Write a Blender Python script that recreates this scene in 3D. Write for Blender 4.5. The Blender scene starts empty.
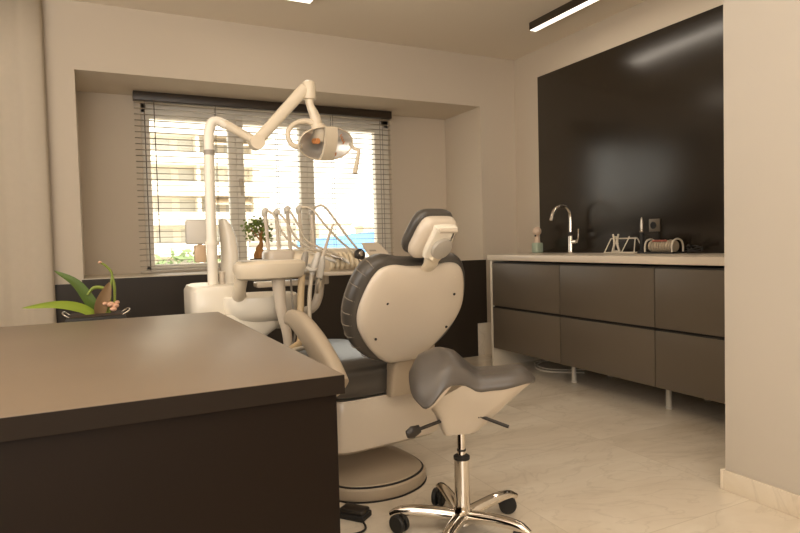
import bpy, bmesh, math, random
from mathutils import Vector, Matrix, Euler
random.seed(7)
S = bpy.context.scene
COL = S.collection
rad = math.radians
V = Vector

# ---------------------------------------------------------------- materials
def lin(c):
    return tuple(((x / 12.92) if x <= 0.04045 else ((x + 0.055) / 1.055) ** 2.4) for x in c)
def hexc(r, g, b):
    return lin((r / 255, g / 255, b / 255)) + (1,)
def mat(name, col, rough=0.5, metal=0.0, spec=0.5, noise=0.0, nscale=8.0, bump=0.0, bscale=60.0, coat=0.0, trans=0.0, emit=None, estr=0.0):
    m = bpy.data.materials.new(name); m.use_nodes = True
    nt = m.node_tree; b = nt.nodes['Principled BSDF']
    b.inputs['Base Color'].default_value = col
    b.inputs['Roughness'].default_value = rough
    b.inputs['Metallic'].default_value = metal
    b.inputs['Specular IOR Level'].default_value = spec
    b.inputs['Coat Weight'].default_value = coat
    b.inputs['Coat Roughness'].default_value = 0.1
    b.inputs['Transmission Weight'].default_value = trans
    if emit:
        b.inputs['Emission Color'].default_value = emit
        b.inputs['Emission Strength'].default_value = estr
    tc = nt.nodes.new('ShaderNodeTexCoord')
    if noise > 0:
        n = nt.nodes.new('ShaderNodeTexNoise'); n.inputs['Scale'].default_value = nscale; n.inputs['Detail'].default_value = 4
        nt.links.new(tc.outputs['Object'], n.inputs['Vector'])
        mx = nt.nodes.new('ShaderNodeMix'); mx.data_type = 'RGBA'
        mx.inputs['A'].default_value = tuple(c * (1 - noise) for c in col[:3]) + (1,)
        mx.inputs['B'].default_value = tuple(min(1, c * (1 + noise)) for c in col[:3]) + (1,)
        nt.links.new(n.outputs['Fac'], mx.inputs['Factor'])
        nt.links.new(mx.outputs['Result'], b.inputs['Base Color'])
    if bump > 0:
        n2 = nt.nodes.new('ShaderNodeTexNoise'); n2.inputs['Scale'].default_value = bscale; n2.inputs['Detail'].default_value = 3
        nt.links.new(tc.outputs['Object'], n2.inputs['Vector'])
        bp = nt.nodes.new('ShaderNodeBump'); bp.inputs['Strength'].default_value = bump; bp.inputs['Distance'].default_value = 0.002
        nt.links.new(n2.outputs['Fac'], bp.inputs['Height']); nt.links.new(bp.outputs['Normal'], b.inputs['Normal'])
    return m

M = {}
M['wall'] = mat('wall_paint', hexc(208, 195, 177), 0.75, spec=0.2, noise=0.02, nscale=1.5, bump=0.05, bscale=90)
M['wall_white'] = mat('wall_paint_pale', hexc(194, 185, 172), 0.7, spec=0.2, noise=0.02, nscale=1.5, bump=0.05, bscale=90)
M['ceiling'] = mat('ceiling_paint', hexc(234, 222, 204), 0.8, spec=0.2, noise=0.015, nscale=1.0)
M['curtain'] = mat('curtain_cloth', hexc(200, 188, 170), 0.85, spec=0.1, noise=0.03, nscale=30, bump=0.1, bscale=400)
M['black_board'] = mat('black_laminate', hexc(34, 27, 19), 0.24, spec=0.6, noise=0.03, nscale=4)
M['cladding'] = mat('dark_cladding', hexc(48, 41, 34), 0.45, spec=0.35, noise=0.03, nscale=4)
M['cab_front'] = mat('charcoal_laminate', hexc(98, 88, 75), 0.42, spec=0.4, noise=0.02, nscale=6)
M['cab_body'] = mat('charcoal_carcass', hexc(40, 34, 28), 0.6)
M['worktop'] = mat('pale_worktop', hexc(222, 208, 188), 0.3, noise=0.02, nscale=20)
M['cab_white'] = mat('white_end_panel', hexc(220, 210, 192), 0.4, noise=0.02, nscale=5)
M['desk_top'] = mat('desk_laminate', hexc(124, 108, 90), 0.38, spec=0.5, noise=0.03, nscale=5, bump=0.04, bscale=300)
M['desk_edge'] = mat('desk_edge_band', hexc(30, 21, 12), 0.55, spec=0.2, noise=0.04, nscale=5)
M['desk_body'] = mat('desk_side_laminate', hexc(26, 17, 9), 0.6, spec=0.15, noise=0.05, nscale=5)
M['white'] = mat('white_moulded_plastic', hexc(206, 193, 175), 0.28, coat=0.25, noise=0.015, nscale=5)
M['white_unit'] = mat('white_enamel', hexc(236, 228, 212), 0.25, coat=0.3, noise=0.012, nscale=5)
M['cream'] = mat('cream_plastic', hexc(222, 208, 184), 0.35, coat=0.15, noise=0.015, nscale=6)
M['grey_white'] = mat('pale_grey_plastic', hexc(205, 199, 188), 0.4, noise=0.015, nscale=6)
M['translucent'] = mat('smoky_translucent_plastic', hexc(200, 172, 140), 0.3, noise=0.02, nscale=6)
M['vinyl'] = mat('charcoal_vinyl', hexc(70, 65, 59), 0.3, spec=0.55, noise=0.06, nscale=14, bump=0.12, bscale=260)
M['vinyl_stool'] = mat('grey_vinyl', hexc(88, 82, 76), 0.34, spec=0.6, noise=0.05, nscale=14, bump=0.1, bscale=260)
M['stitch'] = mat('pale_stitching', hexc(128, 119, 106), 0.7, noise=0.05, nscale=40)
M['plate'] = mat('taupe_base_cover', hexc(178, 162, 140), 0.42, noise=0.03, nscale=6)
M['rubber'] = mat('black_rubber', hexc(30, 27, 24), 0.6, noise=0.05, nscale=30)
M['black_plastic'] = mat('black_plastic', hexc(44, 38, 32), 0.4, noise=0.04, nscale=20)
M['brown_dark'] = mat('dark_headrail', hexc(54, 43, 32), 0.4, noise=0.03, nscale=8)
M['grey_disc'] = mat('grey_knob', hexc(172, 165, 154), 0.4, noise=0.02, nscale=10)
M['grey_plastic'] = mat('mid_grey_plastic', hexc(150, 142, 130), 0.45, noise=0.03, nscale=10)
M['chrome'] = mat('chrome', hexc(225, 218, 208), 0.08, metal=1.0, noise=0.01, nscale=10)
M['steel'] = mat('brushed_steel', hexc(190, 182, 170), 0.25, metal=1.0, noise=0.03, nscale=30)
M['mirror'] = mat('mirror_reflector', hexc(248, 247, 245), 0.42, metal=1.0, noise=0.005, nscale=10)
M['hose_beige'] = mat('beige_hose', hexc(196, 172, 134), 0.5, noise=0.04, nscale=30)
M['hose_grey'] = mat('pale_hose', hexc(196, 184, 164), 0.45, noise=0.04, nscale=30)
M['silicone'] = mat('cream_silicone', hexc(222, 206, 176), 0.5, noise=0.03, nscale=20)
M['amber'] = mat('amber_bulb_and_glint', hexc(225, 150, 90), 0.3, noise=0.05, nscale=20)  # also colours the painted reflections in the lamp dish
M['pvc'] = mat('window_pvc', hexc(236, 230, 218), 0.4, noise=0.01, nscale=5)
M['slat'] = mat('blind_slat', hexc(176, 164, 146), 0.45, noise=0.03, nscale=10)
M['cord'] = mat('blind_cord', hexc(88, 78, 66), 0.8, noise=0.05, nscale=60)
M['sill'] = mat('pale_stone_sill', hexc(206, 194, 174), 0.4, noise=0.05, nscale=12)
M['leaf'] = mat('orchid_leaf', hexc(140, 160, 50), 0.4, noise=0.25, nscale=10)
M['leaf_dark'] = mat('orchid_leaf_dark', hexc(84, 108, 42), 0.4, noise=0.25, nscale=10)
M['leaf_brown'] = mat('dry_leaf', hexc(140, 112, 78), 0.6, noise=0.25, nscale=14)
M['stem'] = mat('orchid_stem', hexc(128, 142, 56), 0.5, noise=0.15, nscale=20)
M['bud'] = mat('withered_bloom', hexc(216, 170, 140), 0.6, noise=0.15, nscale=40)
M['bark'] = mat('bonsai_bark', hexc(170, 122, 70), 0.8, noise=0.3, nscale=20, bump=0.4, bscale=40)
M['soil'] = mat('soil', hexc(58, 44, 32), 0.9, noise=0.3, nscale=40)
M['bonsai_leaf'] = mat('bonsai_leaf', hexc(124, 144, 66), 0.45, noise=0.3, nscale=30)
M['mint'] = mat('mint_plastic', hexc(176, 190, 168), 0.5, noise=0.03, nscale=20)
M['pinkish'] = mat('pale_skin_plastic', hexc(226, 200, 176), 0.5, noise=0.03, nscale=20)
M['paper'] = mat('sterile_pouch', hexc(190, 174, 150), 0.5, noise=0.18, nscale=60)
M['paper_red'] = mat('pouch_red_print', hexc(172, 92, 76), 0.5, noise=0.2, nscale=60)
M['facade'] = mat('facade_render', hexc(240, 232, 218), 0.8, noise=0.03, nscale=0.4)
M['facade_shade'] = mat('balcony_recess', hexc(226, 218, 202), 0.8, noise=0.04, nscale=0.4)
M['facade_glass'] = mat('balcony_window', hexc(192, 190, 180), 0.3, noise=0.1, nscale=0.4)
M['awning'] = mat('striped_awning', hexc(222, 206, 182), 0.8, noise=0.06, nscale=1)
M['tree'] = mat('tree_leaves', hexc(120, 138, 92), 0.7, noise=0.3, nscale=2)
M['blue'] = mat('blue_tarpaulin', hexc(92, 150, 205), 0.6, noise=0.08, nscale=1)
M['grey_metal'] = mat('grey_louvre_metal', hexc(150, 140, 126), 0.5, noise=0.05, nscale=2)
M['ground'] = mat('street_ground', hexc(170, 162, 150), 0.9, noise=0.1, nscale=0.2)
M['led'] = mat('led_diffuser', (1, 1, 1, 1), 0.5, emit=(1.0, 0.86, 0.68, 1), estr=3.2)
M['ink'] = mat('dark_print', hexc(60, 54, 48), 0.6)
M['socket_grey'] = mat('socket_plate', hexc(104, 94, 80), 0.35, noise=0.02, nscale=20)

def marble(name, tile=True, tint=1.0):
    m = bpy.data.materials.new(name); m.use_nodes = True
    nt = m.node_tree; N = nt.nodes; L = nt.links; b = N['Principled BSDF']
    tc = N.new('ShaderNodeTexCoord')
    mp = N.new('ShaderNodeMapping'); mp.inputs['Rotation'].default_value = (0, 0, 0.0); mp.inputs['Location'].default_value = (0.2, 0.15, 0)
    L.new(tc.outputs['Object'], mp.inputs['Vector'])
    # per-tile offset so veins break at the joints
    sn = N.new('ShaderNodeVectorMath'); sn.operation = 'SNAP'; sn.inputs[1].default_value = (0.8, 0.8, 10)
    L.new(mp.outputs['Vector'], sn.inputs[0])
    wn = N.new('ShaderNodeTexWhiteNoise'); L.new(sn.outputs['Vector'], wn.inputs['Vector'])
    sc = N.new('ShaderNodeVectorMath'); sc.operation = 'SCALE'; sc.inputs['Scale'].default_value = 6.0 if tile else 0.0
    L.new(wn.outputs['Color'], sc.inputs[0])
    ad = N.new('ShaderNodeVectorMath'); ad.operation = 'ADD'
    L.new(mp.outputs['Vector'], ad.inputs[0]); L.new(sc.outputs['Vector'], ad.inputs[1])
    rt = N.new('ShaderNodeMapping'); rt.inputs['Rotation'].default_value = (0, 0, 0.5); rt.inputs['Scale'].default_value = (0.8, 1.7, 1)
    L.new(ad.outputs['Vector'], rt.inputs['Vector'])
    n1 = N.new('ShaderNodeTexNoise'); n1.inputs['Scale'].default_value = 1.3; n1.inputs['Detail'].default_value = 8; n1.inputs['Roughness'].default_value = 0.62; n1.inputs['Distortion'].default_value = 1.2
    L.new(rt.outputs['Vector'], n1.inputs['Vector'])
    r1 = N.new('ShaderNodeValToRGB'); e = r1.color_ramp.elements
    e[0].position = 0.25; e[0].color = hexc(208, 194, 172)
    e[1].position = 0.72; e[1].color = hexc(238, 228, 210)
    x = e.new(0.47); x.color = hexc(226, 213, 193)
    L.new(n1.outputs['Fac'], r1.inputs['Fac'])
    n2 = N.new('ShaderNodeTexNoise'); n2.inputs['Scale'].default_value = 2.4; n2.inputs['Detail'].default_value = 6; n2.inputs['Distortion'].default_value = 2.0
    L.new(rt.outputs['Vector'], n2.inputs['Vector'])
    r2 = N.new('ShaderNodeValToRGB'); e = r2.color_ramp.elements
    e[0].position = 0.475; e[0].color = (0, 0, 0, 1); e[1].position = 0.525; e[1].color = (0, 0, 0, 1)
    x = e.new(0.5); x.color = (1, 1, 1, 1)
    L.new(n2.outputs['Fac'], r2.inputs['Fac'])
    mm = N.new('ShaderNodeMath'); mm.operation = 'MULTIPLY'; mm.inputs[1].default_value = 0.16
    L.new(r2.outputs['Color'], mm.inputs[0])
    mx = N.new('ShaderNodeMix'); mx.data_type = 'RGBA'; mx.inputs['B'].default_value = hexc(158, 142, 120)
    L.new(mm.outputs[0], mx.inputs['Factor']); L.new(r1.outputs['Color'], mx.inputs['A'])
    out = mx.outputs['Result']
    if tile:
        br = N.new('ShaderNodeTexBrick'); br.offset = 0.0; br.inputs['Scale'].default_value = 1.0
        br.inputs['Brick Width'].default_value = 0.8; br.inputs['Row Height'].default_value = 0.8
        br.inputs['Mortar Size'].default_value = 0.0022; br.inputs['Mortar Smooth'].default_value = 0.3
        L.new(mp.outputs['Vector'], br.inputs['Vector'])
        m2 = N.new('ShaderNodeMath'); m2.operation = 'MULTIPLY'; m2.inputs[1].default_value = 0.5
        L.new(br.outputs['Fac'], m2.inputs[0])
        mx2 = N.new('ShaderNodeMix'); mx2.data_type = 'RGBA'; mx2.inputs['B'].default_value = hexc(196, 182, 160)
        L.new(m2.outputs[0], mx2.inputs['Factor']); L.new(out, mx2.inputs['A']); out = mx2.outputs['Result']
    L.new(out, b.inputs['Base Color'])
    b.inputs['Roughness'].default_value = 0.15
    b.inputs['Specular IOR Level'].default_value = 0.45
    return m
M['marble'] = marble('polished_marble_tiles')
M['marble_skirting'] = marble('marble_skirting', False)
def glassmat():
    m = bpy.data.materials.new('window_glass'); m.use_nodes = True
    nt = m.node_tree; N = nt.nodes; L = nt.links
    N.remove(N['Principled BSDF']); o = N['Material Output']
    t = N.new('ShaderNodeBsdfTransparent'); t.inputs['Color'].default_value = (0.96, 0.97, 0.96, 1)
    g = N.new('ShaderNodeBsdfGlossy'); g.inputs['Roughness'].default_value = 0.02
    f = N.new('ShaderNodeValue'); f.outputs[0].default_value = 0.04
    x = N.new('ShaderNodeMixShader')
    L.new(f.outputs[0], x.inputs[0]); L.new(t.outputs[0], x.inputs[1]); L.new(g.outputs[0], x.inputs[2]); L.new(x.outputs[0], o.inputs['Surface'])
    return m
M['glass'] = glassmat()

# ---------------------------------------------------------------- mesh helpers
def bx(bm, x0, x1, y0, y1, z0, z1, bev=0.0, seg=2):
    r = bmesh.ops.create_cube(bm, size=1.0)
    vs = r['verts']
    for v in vs:
        v.co = V((x0 + (v.co.x + .5) * (x1 - x0), y0 + (v.co.y + .5) * (y1 - y0), z0 + (v.co.z + .5) * (z1 - z0)))
    if bev > 0:
        es = list({e for v in vs for e in v.link_edges})
        bmesh.ops.bevel(bm, geom=es, offset=bev, segments=seg, profile=0.5, affect='EDGES')
def ring(c, u, v, ru, rv, n, pw=2.0):
    out = []
    for i in range(n):
        a = 2 * math.pi * i / n; ca, sa = math.cos(a), math.sin(a)
        out.append(c + u * (ru * math.copysign(abs(ca) ** (2 / pw), ca)) + v * (rv * math.copysign(abs(sa) ** (2 / pw), sa)))
    return out
def loft(bm, rings, cap0=True, cap1=True, closed=False):
    R = [[bm.verts.new(p) for p in r] for r in rings]
    n = len(R[0])
    m = len(R)
    for i in range(m if closed else m - 1):
        a, b = R[i], R[(i + 1) % m]
        for j in range(n):
            bm.faces.new((a[j], a[(j + 1) % n], b[(j + 1) % n], b[j]))
    if not closed:
        if cap0: bm.faces.new(list(reversed(R[0])))
        if cap1: bm.faces.new(R[-1])
def frames(pts):
    n = len(pts); T = []
    for i in range(n):
        t = (pts[min(i + 1, n - 1)] - pts[max(i - 1, 0)]).normalized(); T.append(t)
    a = V((0, 0, 1)) if abs(T[0].z) < 0.9 else V((1, 0, 0))
    u = (a - T[0] * a.dot(T[0])).normalized(); U = [u]
    for i in range(1, n):
        u = (U[-1] - T[i] * U[-1].dot(T[i]))
        u = u.normalized(); U.append(u)
    return T, U
def smooth(pts, k=6):
    pts = [V(p) for p in pts]
    if len(pts) < 3: return pts
    P = [pts[0] * 2 - pts[1]] + pts + [pts[-1] * 2 - pts[-2]]
    out = []
    for i in range(1, len(P) - 2):
        p0, p1, p2, p3 = P[i - 1], P[i], P[i + 1], P[i + 2]
        for j in range(k):
            t = j / k
            out.append(0.5 * ((2 * p1) + (p2 - p0) * t + (2 * p0 - 5 * p1 + 4 * p2 - p3) * t * t + (3 * p1 - p0 - 3 * p2 + p3) * t ** 3))
    out.append(pts[-1])
    return out
def tube(bm, pts, r, n=12, sm=0, asp=1.0, pw=2.0, up=None):
    pts = smooth(pts, sm) if sm else [V(p) for p in pts]
    m = len(pts)
    if isinstance(r, (int, float)): rr = [r] * m
    else:
        rr = []
        for i in range(m):
            f = i / (m - 1) * (len(r) - 1); k = min(int(f), len(r) - 2); rr.append(r[k] + (r[k + 1] - r[k]) * (f - k))
    T, U = frames(pts)
    rings = []
    for i in range(m):
        u = U[i]
        if up is not None:
            uu = V(up) - T[i] * V(up).dot(T[i])
            if uu.length > 1e-4: u = uu.normalized()
        w = T[i].cross(u)
        rings.append(ring(pts[i], u, w, rr[i], rr[i] * asp, n, pw))
    loft(bm, rings)
def cyl(bm, p0, p1, r0, r1=None, n=24):
    tube(bm, [p0, p1], [r0, r0 if r1 is None else r1], n)
def lathe(bm, prof, n=32, c=(0, 0, 0), ax=(0, 0, 1)):
    ax = V(ax).normalized(); a = V((1, 0, 0)) if abs(ax.x) < .9 else V((0, 1, 0))
    u = (a - ax * a.dot(ax)).normalized(); w = ax.cross(u); c = V(c)
    loft(bm, [ring(c + ax * z, u, w, max(r, 1e-4), max(r, 1e-4), n) for r, z in prof])
def torus(bm, c, R_, r, ax=(0, 0, 1), n=28, k=10):
    ax = V(ax).normalized(); a = V((1, 0, 0)) if abs(ax.x) < .9 else V((0, 1, 0))
    u = (a - ax * a.dot(ax)).normalized(); w = ax.cross(u); c = V(c)
    rings = []
    for i in range(n):
        t = 2 * math.pi * i / n; d = u * math.cos(t) + w * math.sin(t)
        rings.append(ring(c + d * R_, d, ax, r, r, k))
    loft(bm, rings, closed=True)
def outline(ctrl, k=8):
    """smooth closed 2-D curve through control points"""
    n = len(ctrl); out = []
    for i in range(n):
        p0, p1, p2, p3 = [V((*ctrl[(i + q) % n], 0)) for q in (-1, 0, 1, 2)]
        for j in range(k):
            t = j / k
            q = 0.5 * ((2 * p1) + (p2 - p0) * t + (2 * p0 - 5 * p1 + 4 * p2 - p3) * t * t + (3 * p1 - p0 - 3 * p2 + p3) * t ** 3)
            out.append((q.x, q.y))
    return out
def offset(ol, d):
    n = len(ol); out = []
    for i in range(n):
        a, b = ol[i - 1], ol[(i + 1) % n]
        tx, ty = b[0] - a[0], b[1] - a[1]; l = math.hypot(tx, ty) or 1
        out.append((ol[i][0] + ty / l * d, ol[i][1] - tx / l * d))
    return out
def slab(bm, ol, prof, P0, u, v, n):
    """rounded plate: prof = list of (outline offset, height along n)"""
    P0, u, v, n = V(P0), V(u), V(v), V(n)
    rings = []
    cx = sum(p[0] for p in ol) / len(ol); cy = sum(p[1] for p in ol) / len(ol)
    mr = sum(math.hypot(p[0] - cx, p[1] - cy) for p in ol) / len(ol)
    for d, h in prof:
        if d < -0.015:                       # far inside: shrink towards the middle instead
            o0 = offset(ol, -0.015); f = 1 + (d + 0.015) / mr
            o = [(cx + (x - cx) * f, cy + (y - cy) * f) for x, y in o0]
        else: o = offset(ol, d)
        rings.append([P0 + u * x + v * y + n * h for x, y in o])
    loft(bm, rings)
def leafblade(bm, pts, w, up=(0, 0, 1), fold=0.25):
    pts = smooth(pts, 5); m = len(pts); T, _ = frames(pts); rows = []
    for i, p in enumerate(pts):
        t = i / (m - 1); ww = w * (math.sin(math.pi * min(1, 0.12 + 0.88 * t) ** 0.8) ** 0.7 if t < 1 else 0.02)
        s = T[i].cross(V(up)); s = s.normalized() if s.length > 1e-3 else V((1, 0, 0))
        nn = s.cross(T[i]).normalized()
        rows.append([bm.verts.new(p + s * ww * k + nn * abs(k) * ww * fold) for k in (-1, -.5, 0, .5, 1)])
    for a, b in zip(rows, rows[1:]):
        for j in range(4): bm.faces.new((a[j], a[j + 1], b[j + 1], b[j]))

def thing(name, label, cat, loc=(0, 0, 0), rotz=0.0, group=None, kind=None):
    o = bpy.data.objects.new(name, None); COL.objects.link(o)
    o.empty_display_size = 0.1
    o.location = loc; o.rotation_euler = (0, 0, rotz)
    o['label'] = label; o['category'] = cat
    if group: o['group'] = group
    if kind: o['kind'] = kind
    return o
def mesh(name, bm, m, parent=None, world=True, ang=35, label=None, loc=None, grand=None):
    """link bm as one object; world=True: bm is in world coordinates"""
    bmesh.ops.recalc_face_normals(bm, faces=bm.faces)
    me = bpy.data.meshes.new(name)
    o = bpy.data.objects.new(name, me); COL.objects.link(o)
    if parent is not None:
        root = parent
        if world:
            chain = []; q = parent
            X = Matrix.Identity(4)
            while q is not None:
                X = Matrix.LocRotScale(q.location, q.rotation_euler, q.scale) @ X; q = q.parent
            bm.transform(X.inverted())
        o.parent = parent
    elif loc is not None:
        bm.transform(Matrix.Translation(-V(loc))); o.location = loc
    bm.to_mesh(me); bm.free()
    me.materials.append(m)
    for p in me.polygons: p.use_smooth = True
    me.set_sharp_from_angle(angle=rad(ang))
    if label: o['label'] = label
    return o
def single(name, bm, m, label, cat, loc=(0, 0, 0), group=None, kind=None, ang=35):
    o = mesh(name, bm, m, None, ang=ang, loc=loc)
    if label: o['label'] = label
    if cat: o['category'] = cat
    if group: o['group'] = group
    if kind: o['kind'] = kind
    return o
def struct(name, bm, m, label=None, ang=35):
    o = mesh(name, bm, m, None, ang=ang); o['kind'] = 'structure'
    if label: o['label'] = label
    return o
def dup(root, delta, label, group=None, rotz=None):
    r = root.copy(); COL.objects.link(r); r.location = root.location + V(delta); r['label'] = label
    if rotz is not None: r.rotation_euler = (0, 0, rotz)
    if group: r['group'] = group
    for ch in list(root.children):
        c = ch.copy(); COL.objects.link(c); c.parent = r
        for g in list(ch.children):
            d = g.copy(); COL.objects.link(d); d.parent = c
    return r
NB = bmesh.new

# ---------------------------------------------------------------- camera
F_PX = 610.55
cam = bpy.data.objects.new('camera', bpy.data.cameras.new('camera')); COL.objects.link(cam)
cam.data.sensor_width = 36; cam.data.lens = F_PX * 36 / 800
cam.data.clip_start = 0.05; cam.data.clip_end = 500
Rm = Matrix.Rotation(-0.460828513, 4, 'Z') @ Matrix.Rotation(math.pi / 2 - 0.038348704, 4, 'X') @ Matrix.Rotation(-0.0252666852, 4, 'Z')
cam.matrix_world = Matrix.Translation((0, 0, 1.0)) @ Rm
S.camera = cam

# ---------------------------------------------------------------- room shell
CZ = 2.6                    # ceiling height
YB, YW = 4.46, 5.06         # pier face, window wall face
XR, XF = 3.40, 2.18         # alcove wall, nearer wall face
XL, YN = -1.7, -2.2
NL, NR = -0.08, 3.03        # niche sides
SOF, SILL = 2.165, 0.82
bm = NB(); bx(bm, XL - .2, XR + .2, YN - .2, YW + .25, -0.1, 0.0); struct('floor', bm, M['marble'], 'polished cream marble floor tiles')
bm = NB(); bx(bm, XL - .2, XR + .2, YN - .2, YW + .25, CZ, CZ + .1); struct('ceiling', bm, M['ceiling'])
# back wall with its niche: piers, beam and apron, then the window wall behind
bm = NB()
bx(bm, XL, NL, YB, YW + .2, 0, CZ)                 # left of the niche
bx(bm, NR, XR, YB, YW + .2, 0, CZ)                 # pier right of the niche
bx(bm, NL, NR, YB, YW + .2, SOF, CZ)               # beam
bx(bm, NL, NR, YB, YW + .2, 0, SILL - .02)         # apron below the sill
WX0, WX1, WZ0, WZ1 = 0.345, 2.445, 0.84, 2.12
bx(bm, NL, WX0, YW, YW + .2, SILL - .02, SOF)
bx(bm, WX1, NR, YW, YW + .2, SILL - .02, SOF)
bx(bm, WX0, WX1, YW, YW + .2, WZ1, SOF)
struct('wall_back', bm, M['wall'])
bm = NB(); bx(bm, NL, NR, YB - .012, YW, SILL - .02, SILL, .004); bx(bm, WX0, WX1, YW, YW + .2, SILL - .02, WZ0, .002)
struct('trim_1', bm, M['sill'], 'pale stone window sill')
bm = NB(); bx(bm, XR, XR + .2, YN, YW + .2, 0, CZ); struct('wall_right', bm, M['wall'])
bm = NB(); bx(bm, XF, XR, YN, 1.56, 0, CZ); struct('wall_front', bm, M['wall_white'], 'pale wall beside the cabinet alcove')
bm = NB(); bx(bm, XL - .2, XL, YN, YW + .2, 0, CZ); struct('wall_left', bm, M['wall'])
bm = NB(); bx(bm, XL - .2, XR + .2, YN - .2, YN, 0, CZ); struct('wall_rear', bm, M['wall'])
# baseboards
bm = NB(); bx(bm, XF - .013, XF, YN, 1.559, 0, .08, .002); bx(bm, XF - .013, XR, 1.56, 1.575, 0, .08, .003)
struct('baseboard_front', bm, M['marble_skirting'])
bm = NB(); bx(bm, 2.935, XR, YB - .013, YB, 0, .285, .003); struct('baseboard_back', bm, M['marble_skirting'])
bm = NB(); bx(bm, XR - .013, XR, 1.6, YB - .013, 0, .1, .003); struct('baseboard_right', bm, M['marble_skirting'])
# dark cladding under the window, stepped at both ends
bm = NB()
bx(bm, -0.255, -0.09, YB - .02, YB, 0.0, 0.79)
bx(bm, -0.09, 2.945, YB - .02, YB, 0.0, SILL - .006)
bx(bm, 2.945, 3.045, YB - .02, YB, 0.285, SILL + .016)
bx(bm, 2.4, 2.945, YB - .0195, YB, SILL - .006, SILL + .016)
struct('trim_2', bm, M['cladding'], 'dark cladding board below the window')

# window: frame, three sashes, glass
bm = NB()
fy0, fy1 = YW + .04, YW + .11
bx(bm, WX0, WX0 + .045, fy0, fy1, WZ0, WZ1, .006); bx(bm, WX1 - .075, WX1, fy0, fy1, WZ0, WZ1, .006)
bx(bm, WX0, WX1, fy0, fy1, WZ1 - .07, WZ1, .006); bx(bm, WX0, WX1, fy0, fy1, WZ0, WZ0 + .03, .006)
wf = struct('window_1', bm, M['pvc'], 'three-light white framed window')
def sash(x0, x1, z0, z1, l, r, t, b):
    bm = NB(); y0, y1 = fy0 - .015, fy1 - .015
    bx(bm, x0, x0 + l, y0, y1, z0, z1, .005); bx(bm, x1 - r, x1, y0, y1, z0, z1, .005)
    bx(bm, x0 + l - .004, x1 - r + .004, y0, y1, z1 - t, z1, .005); bx(bm, x0 + l - .004, x1 - r + .004, y0, y1, z0, z0 + b, .005)
    s = mesh('sash', bm, M['pvc'], wf)
    bm = NB(); bx(bm, x0 + l - .01, x1 - r + .01, y0 + .03, y0 + .036, z0 + b - .01, z1 - t + .01)
    mesh('pane', bm, M['glass'], s)
    return s
sash(0.375, 1.055, WZ0 + .01, 2.07, .03, .06, .06, .03)
s2 = sash(1.057, 1.655, WZ0 + .01, 2.07, .06, .06, .06, .03)
sash(1.657, 2.40, WZ0 + .01, 2.07, .06, .10, .06, .03)
bm = NB(); bx(bm, 1.075, 1.095, fy0 - .055, fy0 - .04, 1.42, 1.53, .004); bx(bm, 1.07, 1.1, fy0 - .042, fy0 - .014, 1.5, 1.56, .004)
mesh('window_handle', bm, M['white'], wf)

# ---------------------------------------------------------------- venetian blind
BY = 4.92; BX0, BX1 = 0.285, 2.385
bl = thing('venetian_blind', 'wide open venetian blind with dark headrail and thin slats across the window', 'blind', (1.33, BY, SILL))
bm = NB(); bx(bm, BX0, BX1, BY - .03, BY + .03, 2.1, SOF - .001, .004); mesh('headrail', bm, M['brown_dark'], bl, label='dark brown headrail')
bm = NB()
nz = 29
for i in range(nz):
    z = 0.873 + i * (2.088 - 0.873) / (nz - 1)
    prev = None
    for k in range(5):
        t = (k - 2) / 2; y = BY + t * .0135; zz = z + .0015 * (1 - t * t) - t * .001
        row = [bm.verts.new((BX0 + .005, y, zz)), bm.verts.new((BX1 - .005, y, zz))]
        if prev: bm.faces.new((prev[0], prev[1], row[1], row[0]))
        prev = row
sl = mesh('slats', bm, M['slat'], bl)
md = sl.modifiers.new('solid', 'SOLIDIFY'); md.thickness = 0.002
bm = NB(); bx(bm, BX0 + .005, BX1 - .005, BY - .024, BY + .024, 0.822, 0.842, .004); mesh('bottom_rail', bm, M['slat'], bl)
for x in (0.36, 0.87, 1.35, 1.83, 2.29):
    bm = NB()
    for dy in (-.026, .026): cyl(bm, (x, BY + dy, .835), (x, BY + dy, 2.11), .0018, n=6)
    mesh('ladder_cord', bm, M['cord'], bl)
bm = NB(); cyl(bm, (0.43, BY - .036, 1.05), (0.425, BY - .034, 2.11), .0035, n=8); mesh('tilt_wand', bm, M['cord'], bl)

# ---------------------------------------------------------------- curtain at the left end
def curtain(x0, x1, y, z0, z1, folds, phase):
    bm = NB(); n = folds * 12; prev = None
    for i in range(n + 1):
        t = i / n; x = x0 + (x1 - x0) * t
        a = 2 * math.pi * folds * t + phase
        yy = y + .013 * math.tanh(2.2 * math.sin(a))
        row = [bm.verts.new((x, yy + .004 * math.sin(a * .5) * k, z0 + (z1 - z0) * k / 6)) for k in range(7)]
        if prev:
            for k in range(6): bm.faces.new((prev[k], row[k], row[k + 1], prev[k + 1]))
        prev = row
    return bm
cu = thing('curtain', 'floor length cream curtain in broad folds left of the dark cladding', 'curtain', (-.75, 4.39, 0.01))
c = mesh('cloth', curtain(-1.22, -0.243, 4.40, 0.015, 2.57, 4, 0.3), M['curtain'], cu, ang=60)
c.modifiers.new('solid', 'SOLIDIFY').thickness = 0.003
bm = NB(); bx(bm, -1.3, -0.26, 4.37, 4.43, 2.565, CZ - .0005, .004); mesh('curtain_rail', bm, M['wall_white'], cu)

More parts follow.
